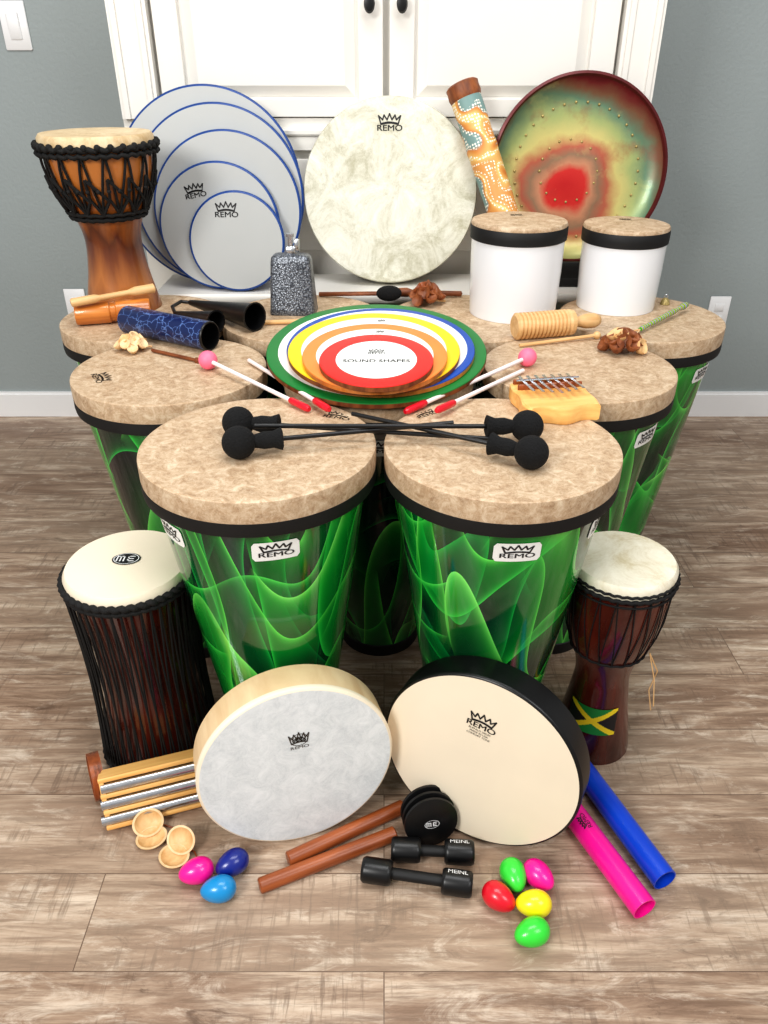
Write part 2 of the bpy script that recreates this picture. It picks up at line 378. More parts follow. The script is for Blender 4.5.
def crest2d():
    vs,fs=crown2d(.11,1.25)
    def seg(a,b,w):
        a=Vector(a);b=Vector(b);d=(b-a).normalized();n=Vector((-d.y,d.x))*w/2;a=a-d*w/3;b=b+d*w/3
        o=len(vs);vs.extend([tuple(a-n),tuple(b-n),tuple(b+n),tuple(a+n)]);fs.append((o,o+1,o+2,o+3))
    for yy,ww in((.12,.62),(.28,.66),(.44,.60),(.60,.34)):
        P=[(-ww+2*ww*i/24,yy+.07*math.sin(i*.85+yy*9)) for i in range(25)]
        for a,b in zip(P,P[1:]): seg(a,b,.10)
    P=[(.86*math.cos(2*pi*i/40),.34+.72*math.sin(2*pi*i/40)) for i in range(41)]
    for a,b in zip(P,P[1:]): seg(a,b,.07)
    v,f=text2d('REMO',.50); o=len(vs); vs.extend([(x*1.4,y-.62) for x,y in v]); fs.extend([tuple(i+o for i in q) for q in f])
    return vs,fs
def flatlogo(name,parent,M,scale,mat='print',data=None):
    v,f=data or logo2d()
    b=B(); b.add([(x*scale,y*scale,0) for x,y in v],f,M); return b.obj(name,[mat],parent)
FACE=Rx(90)   # local xy -> xz plane facing -y

# ---------------- room ----------------
def setting(o,k='structure'): o['kind']=k; return o
b=B(); b.box((0,1.0,-0.05),(7,6.4,0.1)); setting(b.obj('floor',['floor']))
b=B(); b.box((0,2.66,1.4),(7,0.12,2.8)); setting(b.obj('wall_back',['wall']))
b=B()
for x0,x1 in ((-3.5,-0.64),(0.65,3.5)):
    cx=(x0+x1)/2; w=x1-x0
    b.box((cx,2.593,0.042),(w,0.014,0.084)); b.box((cx,2.5955,0.088),(w,0.009,0.008))
setting(b.obj('baseboard_back',['trim']))

# cabinet
cab=thing('cabinet','tall white painted cabinet with raised panel doors and black knobs','cabinet',T(0,2.1,0))
b=B(); b.box((0.005,0.25,0.465),(1.272,0.46,0.93)); b.box((0.005,0.26,1.27),(1.272,0.46,0.54))
for x in(-.585,.594):
    b.box((x,0.005,1.25),(0.09,0.03,0.5))
    b.box((x-.030,-0.012,1.25),(0.012,0.008,0.5)); b.box((x+.030,-0.012,1.25),(0.012,0.008,0.5))
b.box((0.005,0.24,0.945),(1.285,0.48,0.03)); b.box((0.005,0.238,0.970),(1.292,0.488,0.018),bev=0.005); b.box((0.005,0.25,0.990),(1.280,0.48,0.022))
b.box((0.005,0.02,1.51),(1.272,0.06,0.06))
b.obj('body',['cab'],cab,30)
def door(cx,kn):
    d=B(); w=0.528;h=0.48;z0=1.004;zc=z0+h/2; y=0.012;t=0.022
    st=0.058; sb=.036
    d.box((cx,y,z0+sb/2),(w-2*st,t-.001,sb)); d.box((cx,y,z0+h-st/2),(w-2*st,t-.001,st))
    d.box((cx-w/2+st/2,y,zc),(st,t,h),bev=0.002); d.box((cx+w/2-st/2,y,zc),(st,t,h),bev=0.002)
    d.box((cx,y+.010,zc),(w-st,0.010,h-.03))
    iw=w/2-st-.008; lo=z0+sb+.006; hi=z0+h-st-.008; s2=.024
    vs=[(cx-iw,y+.004,lo),(cx+iw,y+.004,lo),(cx+iw,y+.004,hi),(cx-iw,y+.004,hi),
        (cx-iw+s2,y-.009,lo+s2),(cx+iw-s2,y-.009,lo+s2),(cx+iw-s2,y-.009,hi-s2),(cx-iw+s2,y-.009,hi-s2)]
    d.add(vs,[(0,1,5,4),(1,2,6,5),(2,3,7,6),(3,0,4,7),(4,5,6,7)])
    do=d.obj('door',['cab'],cab,20)
    k=B(); M=T(kn,0.001,1.232)@Rx(90)
    k.lathe([(0.009,0),(0.006,.004),(.005,.012),(.010,.018),(.0125,.024),(.010,.030),(0,.032)],24,M,sy=1.5)
    k.obj('knob',['black'],do)
door(-0.2665,-0.033); door(0.2765,0.041)
for cx in(-.2655,.2755):
    dr=B(); dr.box((cx,.012,.80),(.525,.022,.22),bev=0.004); dr.obj('drawer_front',['cab'],cab)

# switch & outlets
sw=thing('light_switch','white rocker light switch plate on the grey wall','light switch',T(-1.048,2.6,1.2))
b=B(); b.box((0,-.003,0),(.075,.006,.12),bev=.0025); b.obj('plate',['trim'],sw)
b=B(); b.box((0,-.008,0),(.032,.008,.066),M=Rx(4),bev=.002); b.obj('rocker',['trim'],sw)
for x,z in((-1.035,.40),(1.13,.375)):
    e=thing('wall_outlet','white electrical outlet plate low on the grey wall','outlet',T(x,2.6,z),'wall outlets')
    b=B(); b.box((0,-.003,0),(.07,.006,.115),bev=.0025); b.obj('plate',['trim'],e)
    for q in(-.02,.02):
        b=B(); b.box((0,-.0065,q),(.03,.003,.026),bev=.001); b.obj('socket',['trim'],e)
# bench behind drums
bn=thing('bench','low white bench against the cabinet carrying leaning frame drums','bench',T(0.02,1.985,0))
b=B(); b.box((0,0,.6225),(1.16,.20,.022),bev=.004); b.obj('top',['cab'],bn)
for x in(-.55,.55):
    b=B(); b.box((x,0,.305),(.03,.18,.61)); b.obj('leg',['cab'],bn)

# ---------------- big tapered drums ----------------
def rshell(z): return 0.082+(0.167-0.082)*(z/0.6)
big=thing('floor_drum','','drum',T(-.190,1.058,0),'green swirl floor drums')
b=B(); b.lathe([(rshell(.012)-.006,.03),(rshell(.012)-.006,.012),(rshell(.012),.012),(rshell(.2),.2),(rshell(.4),.4),(rshell(.588),.588)],96)
b.obj('shell',['swirl'],big)
b=B(); b.lathe([(rshell(0)-.01,0.0),(rshell(0)+.004,0),(rshell(0)+.006,.004),(rshell(0)+.006,.028),(rshell(0)+.002,.032)],64); b.obj('foot_ring',['rubber'],big)
b=B(); b.lathe([(.160,.576),(.172,.577),(.1775,.580),(.1785,.588),(.1780,.601),(.173,.604)],96); b.obj('rim_band',['rubber'],big)
b=B(); b.lathe([(.172,.600),(.1775,.601),(.1782,.606),(.1782,.631),(.1775,.6340),(.1760,.6348),(.170,.6346),(.160,.6340),(.0,.6340)],128); b.obj('drumhead',['head'],big,30)
def curved(vs,ang,z0,e,rf,sc=1.0):
    o=[]
    for x,y in vs:
        x*=sc;y*=sc; r=rf(z0+y)+e; a=rad(ang)+x/r-pi/2; o.append((r*math.cos(a),r*math.sin(a),z0+y))
    return o
def badge(parent,ang,z0=.544):
    n=12;W=.034;Hh=.0165
    vs=[];fs=[]
    for j in range(7):
        for i in range(n+1):
            y=-Hh+2*Hh*j/6; inset=.004 if j in(0,6) else 0
            vs.append(((-W+inset)+(2*(W-inset))*i/n,y))
    for j in range(6):
        for i in range(n): a=j*(n+1)+i; fs.append((a,a+1,a+n+2,a+n+1))
    b=B(); b.add(curved(vs,ang,z0,.0012,rshell),fs)
    v,f=LOGO; b.add(curved([(x*1.35,y) for x,y in v],ang,z0+.0005,.0018,rshell,.0165),f,None,1)
    return b.obj('badge',['sticker','print'],parent)
LOGO=logo2d()
spots=[(-.190,1.058,(14,-50)),(.178,1.058,(3,62)),(-.399,1.378,()),(.366,1.390,(44,)),(-.01,1.385,(0,)),(-.533,1.70,()),(.570,1.70,(47,)),(-.180,1.70,(0,)),(.187,1.70,(0,))]
lab=['green swirl floor drum with black mallets across its tan head','tapered green swirl floor drum with tan head and white badge','green swirl floor drum carrying pink mallets on its tan head','green swirl floor drum with wooden guiro on its tan head','green swirl floor drum beneath the stacked rainbow discs','green swirl floor drum carrying a wooden djembe','green swirl floor drum carrying a small white drum','floor drum with tan head carrying a silver cowbell','floor drum with tan head carrying small hand instruments']
for i,(x,y,angs) in enumerate(spots):
    r=big if i==0 else copy_thing(big,T(x,y,0))
    r['label']=lab[i]
for i,(x,y,angs) in enumerate(spots):
    r=[o for o in COL.objects if o.get('label')==lab[i]][0]
    for a in angs: badge(r,a)
    if i==2: flatlogo('head_logo',r,T(-.115,-.045,.6344)@Rz(-60),.022,'printg')
    if i==1: flatlogo('head_logo',r,T(-.110,.115,.6344)@Rz(35),.018,'printg')
    if i==0: flatlogo('head_logo',r,T(.115,.105,.6344)@Rz(-20),.020,'printg')

# ---------------- leaning frame drums ----------------
def framedrum(name,label,x,y,z,R,depth,lean,yaw,shellm,headm,rimr=0.004,group=None,logo=None,logomat='print',collar=0.012,collarmat=None,logodata=None):
    M=T(x,y,z+depth*math.sin(rad(lean)))@Rz(yaw)@Rx(-lean)
    e=thing(name,label,'drum',M,group)
    C=T(0,0,R)@Rx(90)
    b=B(); b.lathe([(R-.008,-depth),(R,-depth),(R,-collar),(R-.001,-.001)],128,C); b.lathe([(R-.008,-.004),(R-.008,-depth)],128,C); b.obj('shell',[shellm],e)
    b=B(); b.lathe([(R+.0008,-collar),(R+.0008,-.004),(R-.0015,-.0005),(R-rimr,.0)],128,C,1); b.lathe([(R-rimr,.0),(R*.5,.0),(0,.0)],128,C,0)
    b.obj('drumhead',[headm,collarmat or headm],e,50)
    if logo: flatlogo('logo',e,T(logo[0],-.0008,R+logo[1])@FACE@Rz(logo[3] if len(logo)>3 else 0),logo[2],logomat,logodata)
    return e
G='graded blue rimmed frame drums'
for (x,y,R,l,lg,lb) in [(-.423,1.979,.222,9,None,'largest grey frame drum with blue rim behind the others'),(-.398,1.960,.204,9,None,'second largest grey frame drum with blue rim in the stack'),(-.376,1.941,.1765,9,None,'middle sized grey frame drum with blue rim in the stack'),(-.394,1.922,.144,9,(-.052,.078,.022,10),'small grey frame drum with blue rim leaning in the stack'),(-.352,1.903,.1135,9,(-.020,.070,.024,0),'smallest grey frame drum with blue rim in the stack')]:
    framedrum('frame_drum',lb,x,y,.6345,R,.017,l,0,'bluerim','grey',.0045,G,lg,'print',.010,'bluerim')
framedrum('frame_drum','large mottled cream frame drum leaning against the white cabinet',.015,1.955,.6345,.209,.045,13,0,'head2','head2',.006,None,(-.002,.150,.026),'print',.04)
framedrum('frame_drum','hand drum with pale birch shell and white fibre head',-.134,.838,0,.158,.062,4,17,'woodl','headw',.004,None,(.006,.055,.016,0),'printg',.010,'cream',crest2d())
framedrum('frame_drum','hand drum with black shell and cream head leaning on floor drum',.143,.841,0,.166,.052,5,-27,'black','cream',.004,None,(-.001,.082,.021,-8),'print',.006,'black',logo2d('REMO',('BUFFALO DRUM','MADE IN USA','COMFORT TONE')))

# gong
gR=.212
gg=thing('gong','dished steel gong painted red, green and yellow on black stand','gong',T(.468,1.985,.6845)@Rx(-9))
C=T(0,0,gR)@Rx(90)
b=B(); b.lathe([(0,-.022),(.06,-.024),(.15,-.028),(.188,-.022),(gR-.008,-.004)],128,C)
for (cx,cz,n,rr,zz) in [(0,0,34,.150,.0270),(-.02,0,16,.07,.0247)]:
    for i in range(n):
        a=2*pi*i/n; px=rr*math.cos(a)+cx; pz=rr*math.sin(a)+cz
        b.ball((px,zz,gR+pz),.0032,seg=10,n=6,mat=1)
b.obj('dish',['gong','brass'],gg,60)
b=B(); b.lathe([(gR-.010,-.004),(gR-.006,.002),(gR,0),(gR,-.016),(gR-.006,-.02)],128,C); b.obj('rim',['gongrim'],gg,60)
st=thing('gong_stand','black plastic foot holding up the painted gong','stand',T(.468,1.985,.6345))
b=B(); b.box((0,.01,.012),(.20,.09,.024),bev=.004); b.box((0,-.028,.032),(.16,.012,.056),bev=.003); b.box((0,.052,.036),(.16,.012,.064),bev=.003); b.obj('base',['rubber'],st)

# rainstick
A=(.345,1.898,.655);Z=(.178,2.035,1.075); Ln=dist(A,Z)
rs=thing('rainstick','bamboo rainstick painted with orange and white dots','rainstick',AX(A,Z))
b=B(); b.lathe([(0,.002),(.034,.002),(.036,.01),(.0355,Ln*.3),(.037,Ln*.33),(.0355,Ln*.36),(.0355,Ln*.66),(.037,Ln*.69),(.035,Ln*.72),(.0355,Ln-.035)],48); b.obj('tube',['rain'],rs,50)
b=B(); b.lathe([(.0355,Ln-.035),(.0385,Ln-.025),(.0375,Ln-.012),(.0385,Ln-.004),(.034,Ln),(.030,Ln-.002),(.028,Ln-.012),(0,Ln-.012)],48)
b.obj('bamboo_end',['woodb'],rs,50)

# ---------------- small white drums ----------------
def whitedrum(x,y,r,h,lb,rot):
    e=thing('hand_drum',lb,'drum',T(x,y,.6345)@Rz(rot),'small white hand drums')
    b=B(); b.lathe([(r*.90,.0),(r*.945,.0),(r*.95,.004),(r*.985,h*.5),(r*.99,h-.02)],72); b.lathe([(r*.90,0),(r*.93,h-.02)],72); b.obj('shell',['white'],e)
    b=B(); b.lathe([(r*.99,h-.034),(r*1.025,h-.032),(r*1.03,h-.022),(r*1.03,h-.008),(r*1.0,h-.003)],72); b.obj('rim_band',['rubber'],e)
    b=B(); b.lathe([(r*1.0,h-.008),(r*1.02,h-.003),(r*.995,h+.0025),(r*.9,h+.004),(0,h+.004)],72); b.obj('drumhead',['head'],e,50)
    flatlogo('logo',e,T(0,r*.45,h+.0046),.012,'printg')
whitedrum(.290,1.742,.101,.195,'small white drum with black band and tan head',0)
whitedrum(.535,1.790,.092,.178,'smaller white drum with black band and tan head',-10)

# ---------------- djembes / talking drum ----------------
def zigzag(b,n,r1,z1,r2,z2,rr,rf=None,twist=0,steps=4):
    for i in range(n):
        for d in(0,1):
            a0=2*pi*(i+d)/n; a1=2*pi*(i+.5)/n+twist; pts=[]
            for q in range(steps+1):
                t=q/steps; a=a0+(a1-a0)*t; r=r1+(r2-r1)*t
                if rf: r=rf(z1+(z2-z1)*t)
                pts.append((r*math.cos(a),r*math.sin(a),z1+(z2-z1)*t))
            b.tube(pts,rr,5)
def ring(b,r,z,rr,n=64,wob=0,k=24,M=None,seg=8):
    pts=[((r+wob*math.sin(k*2*pi*i/n))*math.cos(2*pi*i/n),(r+wob*math.sin(k*2*pi*i/n))*math.sin(2*pi*i/n),z+wob*math.cos(k*2*pi*i/n)) for i in range(n)]
    b.tube(pts,rr,seg,True,M)
import bisect
def interp(prof):
    zs=[p[1] for p in prof]
    def f(z):
        if z<=zs[0]: return prof[0][0]
        if z>=zs[-1]: return prof[-1][0]
        i=bisect.bisect(zs,z); a,bb=prof[i-1],prof[i]; t=(z-a[1])/(bb[1]-a[1]); return a[0]+(bb[0]-a[0])*t
    return f
def smoothprof(prof,n=6):
    out=[];P=prof
    for i in range(len(P)-1):
        p0=P[max(i-1,0)];p1=P[i];p2=P[i+1];p3=P[min(i+2,len(P)-1)]
        for q in range(n):
            t=q/n; out.append(tuple(.5*((2*p1[k])+(-p0[k]+p2[k])*t+(2*p0[k]-5*p1[k]+4*p2[k]-p3[k])*t*t+(-p0[k]+3*p1[k]-3*p2[k]+p3[k])*t**3) for k in(0,1)))
    out.append(P[-1]); return out
dj=thing('djembe','honey brown wooden djembe with black rope and tan skin','drum',T(-.600,1.785,.6345))
pr=smoothprof([(.084,0),(.077,.03),(.065,.09),(.060,.15),(.070,.195),(.091,.24),(.107,.29),(.113,.345)])
b=B(); b.lathe([(.07,0)]+pr,64); b.obj('body',['djembe'],dj,60); rf=interp(pr)
b=B(); b.lathe([(.116,.336),(.117,.356),(.112,.363),(0,.364)],64); b.obj('drumhead',['skint'],dj,50)
b=B(); ring(b,.121,.340,.0055,144,.002,36); ring(b,.120,.328,.005,144,.002,36); ring(b,.078,.202,.005,96,.001,24); ring(b,.084,.212,.004,96,.001,24)
zigzag(b,16,.123,.336,.086,.210,.0028,lambda z:rf(z)+.005); zigzag(b,16,.123,.285,.1,.240,.0034,lambda z:rf(z)+.007,pi/16); zigzag(b,16,.123,.245,.1,.212,.0034,lambda z:rf(z)+.006)
for i in range(30):
    a=2*pi*i/30; b.ball((.122*math.cos(a),.122*math.sin(a),.344),.007,seg=8,n=6)
for i in range(32):
    a=2*pi*i/32; r=rf(.262)+.008; b.ball((r*math.cos(a),r*math.sin(a),.262),.0048,seg=8,n=6)
b.obj('rope',['rope'],dj,60)

dj2=thing('djembe','dark red-brown djembe with green, yellow and black painted flag','drum',T(.400,1.068,0))
pr=smoothprof([(.072,0),(.068,.03),(.058,.09),(.050,.15),(.049,.18),(.056,.215),(.072,.26),(.083,.32),(.086,.40)])
b=B(); b.lathe([(.055,0)]+pr,64); b.obj('body',['woodd'],dj2,60); rf2=interp(pr)
b=B(); b.lathe([(.088,.390),(.089,.412),(.084,.419),(0,.420)],64); b.obj('drumhead',['skin'],dj2,50)
b=B(); ring(b,.091,.394,.0036,144,.001,40); ring(b,.090,.403,.0025,144,.001,40); ring(b,.066,.238,.0022,96,.0008,24); ring(b,.090,.382,.0018,96,0)
zigzag(b,20,.093,.394,.07,.240,.0010,lambda z:rf2(z)+.002)
b.obj('rope',['rope'],dj2,60)
b=B(); b.tube([(.066,-.03,.238),(.085,-.035,.20),(.080,-.03,.15),(.092,-.03,.10)],.0012,5); b.tube([(.066,-.03,.238),(.078,-.045,.19),(.086,-.05,.13)],.0012,5); b.obj('loose_cord',['woodt'],dj2,60)
vs=[];fs=[];mi=[];nx,ny=72,44;W=.046;Hh=.028
for j in range(ny+1):
    for i in range(nx+1): vs.append((-W+2*W*i/nx,-Hh+2*Hh*j/ny))
b=B(); cvv=curved(vs,-22,.096,.0012,rf2)
for j in range(ny):
    for i in range(nx):
        x=(i+.5)/nx*2-1; y=(j+.5)/ny*2-1
        m_=0 if abs(abs(x)-abs(y))<.2 else (1 if abs(y)>abs(x) else 2)
        fs.append((j*(nx+1)+i,j*(nx+1)+i+1,(j+1)*(nx+1)+i+1,(j+1)*(nx+1)+i)); mi.append(m_)
b.add(cvv,fs); b.m=mi; b.obj('flag',['flagy','flagg','print'],dj2)

td=thing('talking_drum','dark talking drum with dense black tension cords and cream head','drum',T(-.425,1.055,0))
pr=smoothprof([(.096,.012),(.092,.05),(.084,.14),(.080,.215),(.084,.29),(.092,.37),(.096,.41)])
b=B(); b.lathe(pr,64); b.obj('body',['woodd'],td,60)
b=B(); b.lathe([(.101,.395),(.103,.411),(.098,.420),(0,.421)],72); b.obj('drumhead',['cream'],td,50)
b=B(); b.lathe([(.102,.028),(.103,.008),(.096,.002),(0,.001)],72); b.obj('drumhead',['cream'],td,50)
b=B(); ring(b,.1055,.402,.0055,180,.0018,45); ring(b,.105,.391,.004,180,.001,45); b.obj('hoop',['rope'],td,60)
b=B(); ring(b,.103,.016,.006,180,.0018,45); ring(b,.103,.028,.004,180,.001,45); b.obj('hoop',['rope'],td,60)
b=B(); n=44
for i in range(n):
    a0=2*pi*i/n
    for d in(-.8,.8):
        a1=a0+2*pi*d/n; pts=[]
        for q in range(7):
            t=q/6; z=.40+(.02-.40)*t; r=.1065-.008*math.sin(pi*t); a=a0+(a1-a0)*t; pts.append((r*math.cos(a),r*math.sin(a),z))
        b.tube(pts,.0018,5)
b.obj('tension_cords',['rope'],td,60)
def oval(b,M,r,s=.72):
    b.lathe([(r,.0),(0,.0)],48,M,0,sy=s)
    Mr=M@T(0,0,.0004)
    b.lathe([(r*.90,0),(r*.84,0)],48,Mr,1,sy=s)
    # emblem: bracket-like pair of arms around a centre stem
    w=r*.10; H2=r*s*.46
    def q(x0,y0,x1,y1): b.add([(x0,y0,0),(x1,y0,0),(x1,y1,0),(x0,y1,0)],[(0,1,2,3)],Mr,1)
    for sx in(-1,1):
        xa,xb=sorted((sx*r*.10,sx*r*.10+sx*w)); q(xa,-H2,xb,H2)
        xa,xb=sorted((sx*r*.10,sx*r*.58))
        if sx<0:
            q(xa,H2-w,xb,H2); xs=sorted((sx*r*.34,sx*r*.34+sx*w)); q(xs[0],-H2,xs[1],H2); xs=sorted((sx*r*.58,sx*r*.58+sx*w)); q(xs[0],-H2,xs[1],H2)
        else:
            q(xa,H2-w,xb,H2); q(xa,-w/2,xb*.9,w/2); q(xa,-H2,xb,-H2+w)
b=B(); oval(b,T(-.002,.006,.4222),.0235); b.obj('logo',['print','mugwht'],td)

# ---------------- stacked coloured discs ----------------
tilt=7.0
GS='nested rainbow disc drums'
lv=[('s_green',.2035,0,0,.022,'largest flat disc drum with green ring'),('s_blue',.172,.008,-.014,.014,'flat disc drum with blue ring'),('s_yellow',.154,-.004,-.045,.024,'flat disc drum with yellow ring'),('s_orange',.126,-.002,-.090,.024,'flat disc drum with orange ring'),('s_red',.0965,.001,-.130,.028,'smallest flat disc drum with red ring and white centre')]
Mb=T(-.014,1.390,.6345+.2035*math.sin(rad(tilt)))@Rx(tilt); th=.0110
def boldtext(e,s,size,M,k=1.0):
    v,f=text2d(s,size); bb=B(); bb.add([(x*k,y,0) for x,y in v],f,M); bb.add([(x*k+size*.03,y+size*.02,0.00003) for x,y in v],f,M); bb.obj('lettering',['print'],e)
for i,(mt,r,dx,dy,rw,lb) in enumerate(lv):
    e=thing('disc_drum',lb,'drum',Mb@T(dx,dy,i*th),GS)
    b=B(); b.lathe([(r-.012,0),(r-.001,0),(r,.001),(r,th-.0022)],96); b.obj('shell',['woodo' if i%2 else 'woodb'],e)
    b=B(); b.lathe([(r,th-.0030),(r-.0008,th-.0008),(r-.002,th-.0003),(r-rw,th-.0003)],96,None,0)
    b.lathe([(r-rw,th-.0003),(0,th-.0003)],96,None,1); b.obj('drumhead',[mt,'sticker'],e)
    if mt=='s_red':
        flatlogo('logo',e,T(0,.026,th),.013,'print'); boldtext(e,'SOUND SHAPES',.0145,T(0,-.008,th+.0002),1.10)
    if mt in('s_orange','s_yellow'):
        q={'s_orange':(.030,.086,-16),'s_yellow':(.045,.113,-18)}[mt]
        flatlogo('logo',e,T(q[0]*.3,q[1]+.004,th),.007,'print')

# ---------------- mallets ----------------
HD=.6345
def pinkmallet(A,Bp,lb,ball=True):
    n=dist(A,Bp); e=thing('mallet',lb,'mallet',AX(A,Bp),'white shaft mallets')
    if ball:
        b=B(); b.ball((0,0,0),.0175,seg=32,n=16); b.obj('head',['ppink'],e,80)
    b=B(); b.tube([(0,0,0.0),(0,0,n-.03)],.0038,12); b.obj('shaft',['shaftw'],e,40)
    b=B(); b.lathe([(0,n-.05),(.004,n-.05),(.0062,n-.045),(.0062,n-.006),(.004,n),(0,n)],16); b.obj('grip',['red'],e,50)
pinkmallet((-.326,1.375,HD+.0175),(-.122,1.172,HD+.007),'mallet with pink ball head and white shaft')
pinkmallet((-.256,1.408,HD+.005),(-.088,1.155,HD+.014),'white stick with red tip lying beside the discs',False)
pinkmallet((.268,1.39,HD+.0175),(.034,1.162,HD+.007),'mallet with pink ball head and white shaft')
pinkmallet((.255,1.352,HD+.006),(.084,1.150,HD+.014),'white stick with red tip lying beside the discs',False)
def blackmallet(A,Bp):
    n=dist(A,Bp); e=thing('mallet','black yarn mallet lying crossed on the drum heads','mallet',AX(A,Bp),'black mallets')
    b=B(); b.ball((0,0,0),.0245,seg=32,n=16); b.obj('head',['felt'],e,80)
    b=B(); b.lathe([(0,.02),(.009,.02),(.013,.036),(.0125,.05),(.017,.062),(.012,.064),(0,.058)],20); b.obj('collar',['felt'],e,70)
    b=B(); b.tube([(0,0,.02),(0,0,n)],.0035,10); b.obj('shaft',['black'],e,40)
blackmallet((-.222,1.082,HD+.0245),(.165,1.050,HD+.012))
blackmallet((-.210,1.012,HD+.0245),(.105,1.078,HD+.026))
blackmallet((.216,1.068,HD+.0245),(-.19,1.040,HD+.038))
blackmallet((.208,.980,HD+.0245),(-.05,1.125,HD+.020))

# ---------------- things on the heads ----------------
ka=thing('kalimba','pale pine thumb piano with metal tines on a tan drumhead','kalimba',T(.279,1.19,HD)@Rz(9))
poly=[(-.058,.056),(-.062,.03)]
for i in range(5): poly.append((-.061+.003*math.sin(i*1.6),.02-.018*i))
for i in range(13):
    t=i/12; poly.append((-.056+.114*t,-.056+.006*math.sin(t*9.5)-.004*math.sin(pi*t)))
poly+=[(.062,-.03),(.060,.0),(.062,.03),(.058,.056)]
b=B(); b.prism(poly,0,.028,.003); b.obj('block',['woodk'],ka)
for i in range(7):
    b=B(); x=-.042+.014*i; l=.056+.016*(1-abs(i-3)/3)
    b.box((x,.048,.0375),(.0050,.020,.0012)); b.box((x,.0,.0),(.0050,l,.0012),M=T(0,.038-l/2,.0395)@Rx(-5)); b.obj('tine',['steel'],ka)
b=B(); b.tube([(-.054,.034,.0395),(.054,.034,.0395)],.0020,8); b.obj('clamp_bar',['steel'],ka)
for yy,zz in((.048,.0315),(.022,.0325)):
    b=B(); b.box((0,yy,zz),(.110,.005,.009),bev=.001); b.obj('bridge',['claves'],ka)
A=(.265,1.545,HD+.027);Z=(.388,1.575,HD+.027)
gu=thing('guiro','ribbed light wood guiro with handle','guiro',AX(A,Z)); n=dist(A,Z)
pr=[(0,0),(.022,0)]
for i in range(13):
    z=.004+i*.0085; pr+=[(.027,z),(.027,z+.004),(.0235,z+.0055),(.0235,z+.007)]
pr+=[(.027,.118),(.025,n+.001),(0,n+.001)]
b=B(); b.lathe(pr,40); b.obj('barrel',['woodt'],gu,30)
b=B(); b.lathe([(.012,n),(.010,n+.012),(.015,n+.03),(.0155,n+.05),(.010,n+.062),(0,n+.066)],24); b.obj('handle',['woodt'],gu,50)
sc=thing('scraper_stick','thin wooden scraper stick with round tip','stick',AX((.27,1.495,HD+.0045),(.435,1.548,HD+.008)))
b=B(); b.tube([(0,0,0),(0,0,.17)],.0035,8); b.ball((0,0,.175),.008); b.obj('stick',['woodt'],sc)
def seedrattle(name,lb,x,y,s=1.0,n=18,mats=('woodb','woodt'),flat=1.0):
    e=thing(name,lb,'rattle',T(x,y,HD))
    b=B()
    for i in range(n):
        a=2*pi*i*.618; rr=.036*s*math.sqrt((i+.5)/n); z=.013*s+.020*s*flat*(1-(i+.5)/n)
        M=T(rr*math.cos(a),rr*math.sin(a),z)@Rz(math.degrees(a))@Ry(random.uniform(20,70))
        b.lathe([(0,-.012*s),(.010*s,-.007*s),(.014*s,.002*s),(.0135*s,.006*s),(.011*s,.0045*s),(0,-.004*s)],14,M,(i%3)%2 if i%3 else 0)
    b.obj('seed_shells',list(mats),e,50)
    b=B(); b.tube([(-.025*s,0,.006*s),(0,.01*s,.02*s),(.02*s,0,.01*s),(.045*s,.012*s,.004)],.003*s,6); b.obj('cord',['woodt'],e)
seedrattle('seed_rattle','cluster of brown nut shells tied on a cord',.470,1.475,1.05)
seedrattle('seed_rattle','dark brown carved wood rattle cluster beside a black mallet',.098,1.800,1.0,16,('woodb','claves'),1.5)
seedrattle('seed_rattle','small pale wooden rattle cluster beside the blue tube',-.497,1.482,.78,12,('woodp','woodt'))
A=(-.155,1.862,HD+.006);Z=(.0,1.825,HD+.018)
ml=thing('mallet','wooden stick mallet with oval black head','mallet',AX(A,Z)); n=dist(A,Z)
b=B(); b.tube([(0,0,0),(0,0,n)],.005,10); b.obj('shaft',['woodb'],ml)
b=B(); b.ball((0,0,n+.012),.018,sc=(1,1,1.7)); b.obj('head',['felt'],ml,80)
ml=thing('beater_stick','dark wooden beater stick lying behind the rattle cluster','stick',AX((.03,1.858,HD+.012),(.20,1.858,HD+.008)))
b=B(); b.lathe([(0,0),(.010,.003),(.011,.025),(.006,.04),(.006,.155),(0,.158)],14); b.obj('stick',['woodb'],ml,40)
ys=thing('friendship_stick','slim stick wrapped in green and yellow yarn','stick',AX((.535,1.585,HD+.008),(.690,1.745,HD+.018)))
b=B(); b.lathe([(0,0),(.004,0),(.006,.01),(.004,.03),(.0055,.06),(.006,.15),(.004,.17),(.008,.195),(.006,.21),(0,.215)],14); b.obj('wrap',['yarn'],ys,60)
b=B(); b.tube([(0,0,0),(.008,.002,-.03),(0,0,-.055)],[.002,.0015,.001],6); b.tube([(0,0,0),(-.01,.002,-.03),(-.014,0,-.05)],[.002,.0015,.001],6); b.obj('tassel',['woodt'],ys)
be=thing('hand_bell','tiny brass bell resting on the drum edge','bell',T(.655,1.80,HD))
b=B(); b.lathe([(.011,0),(.010,.006),(.007,.012),(.003,.015),(0,.015)],24); b.obj('bell',['brass'],be); b=B(); ring(b,.004,0,.001,16,M=T(0,0,.018)@Rx(90)); b.obj('loop',['steel'],be)
cb=thing('cowbell','speckled silver hammertone cowbell standing on its mouth','cowbell',T(-.203,1.740,HD)@Rz(-4))
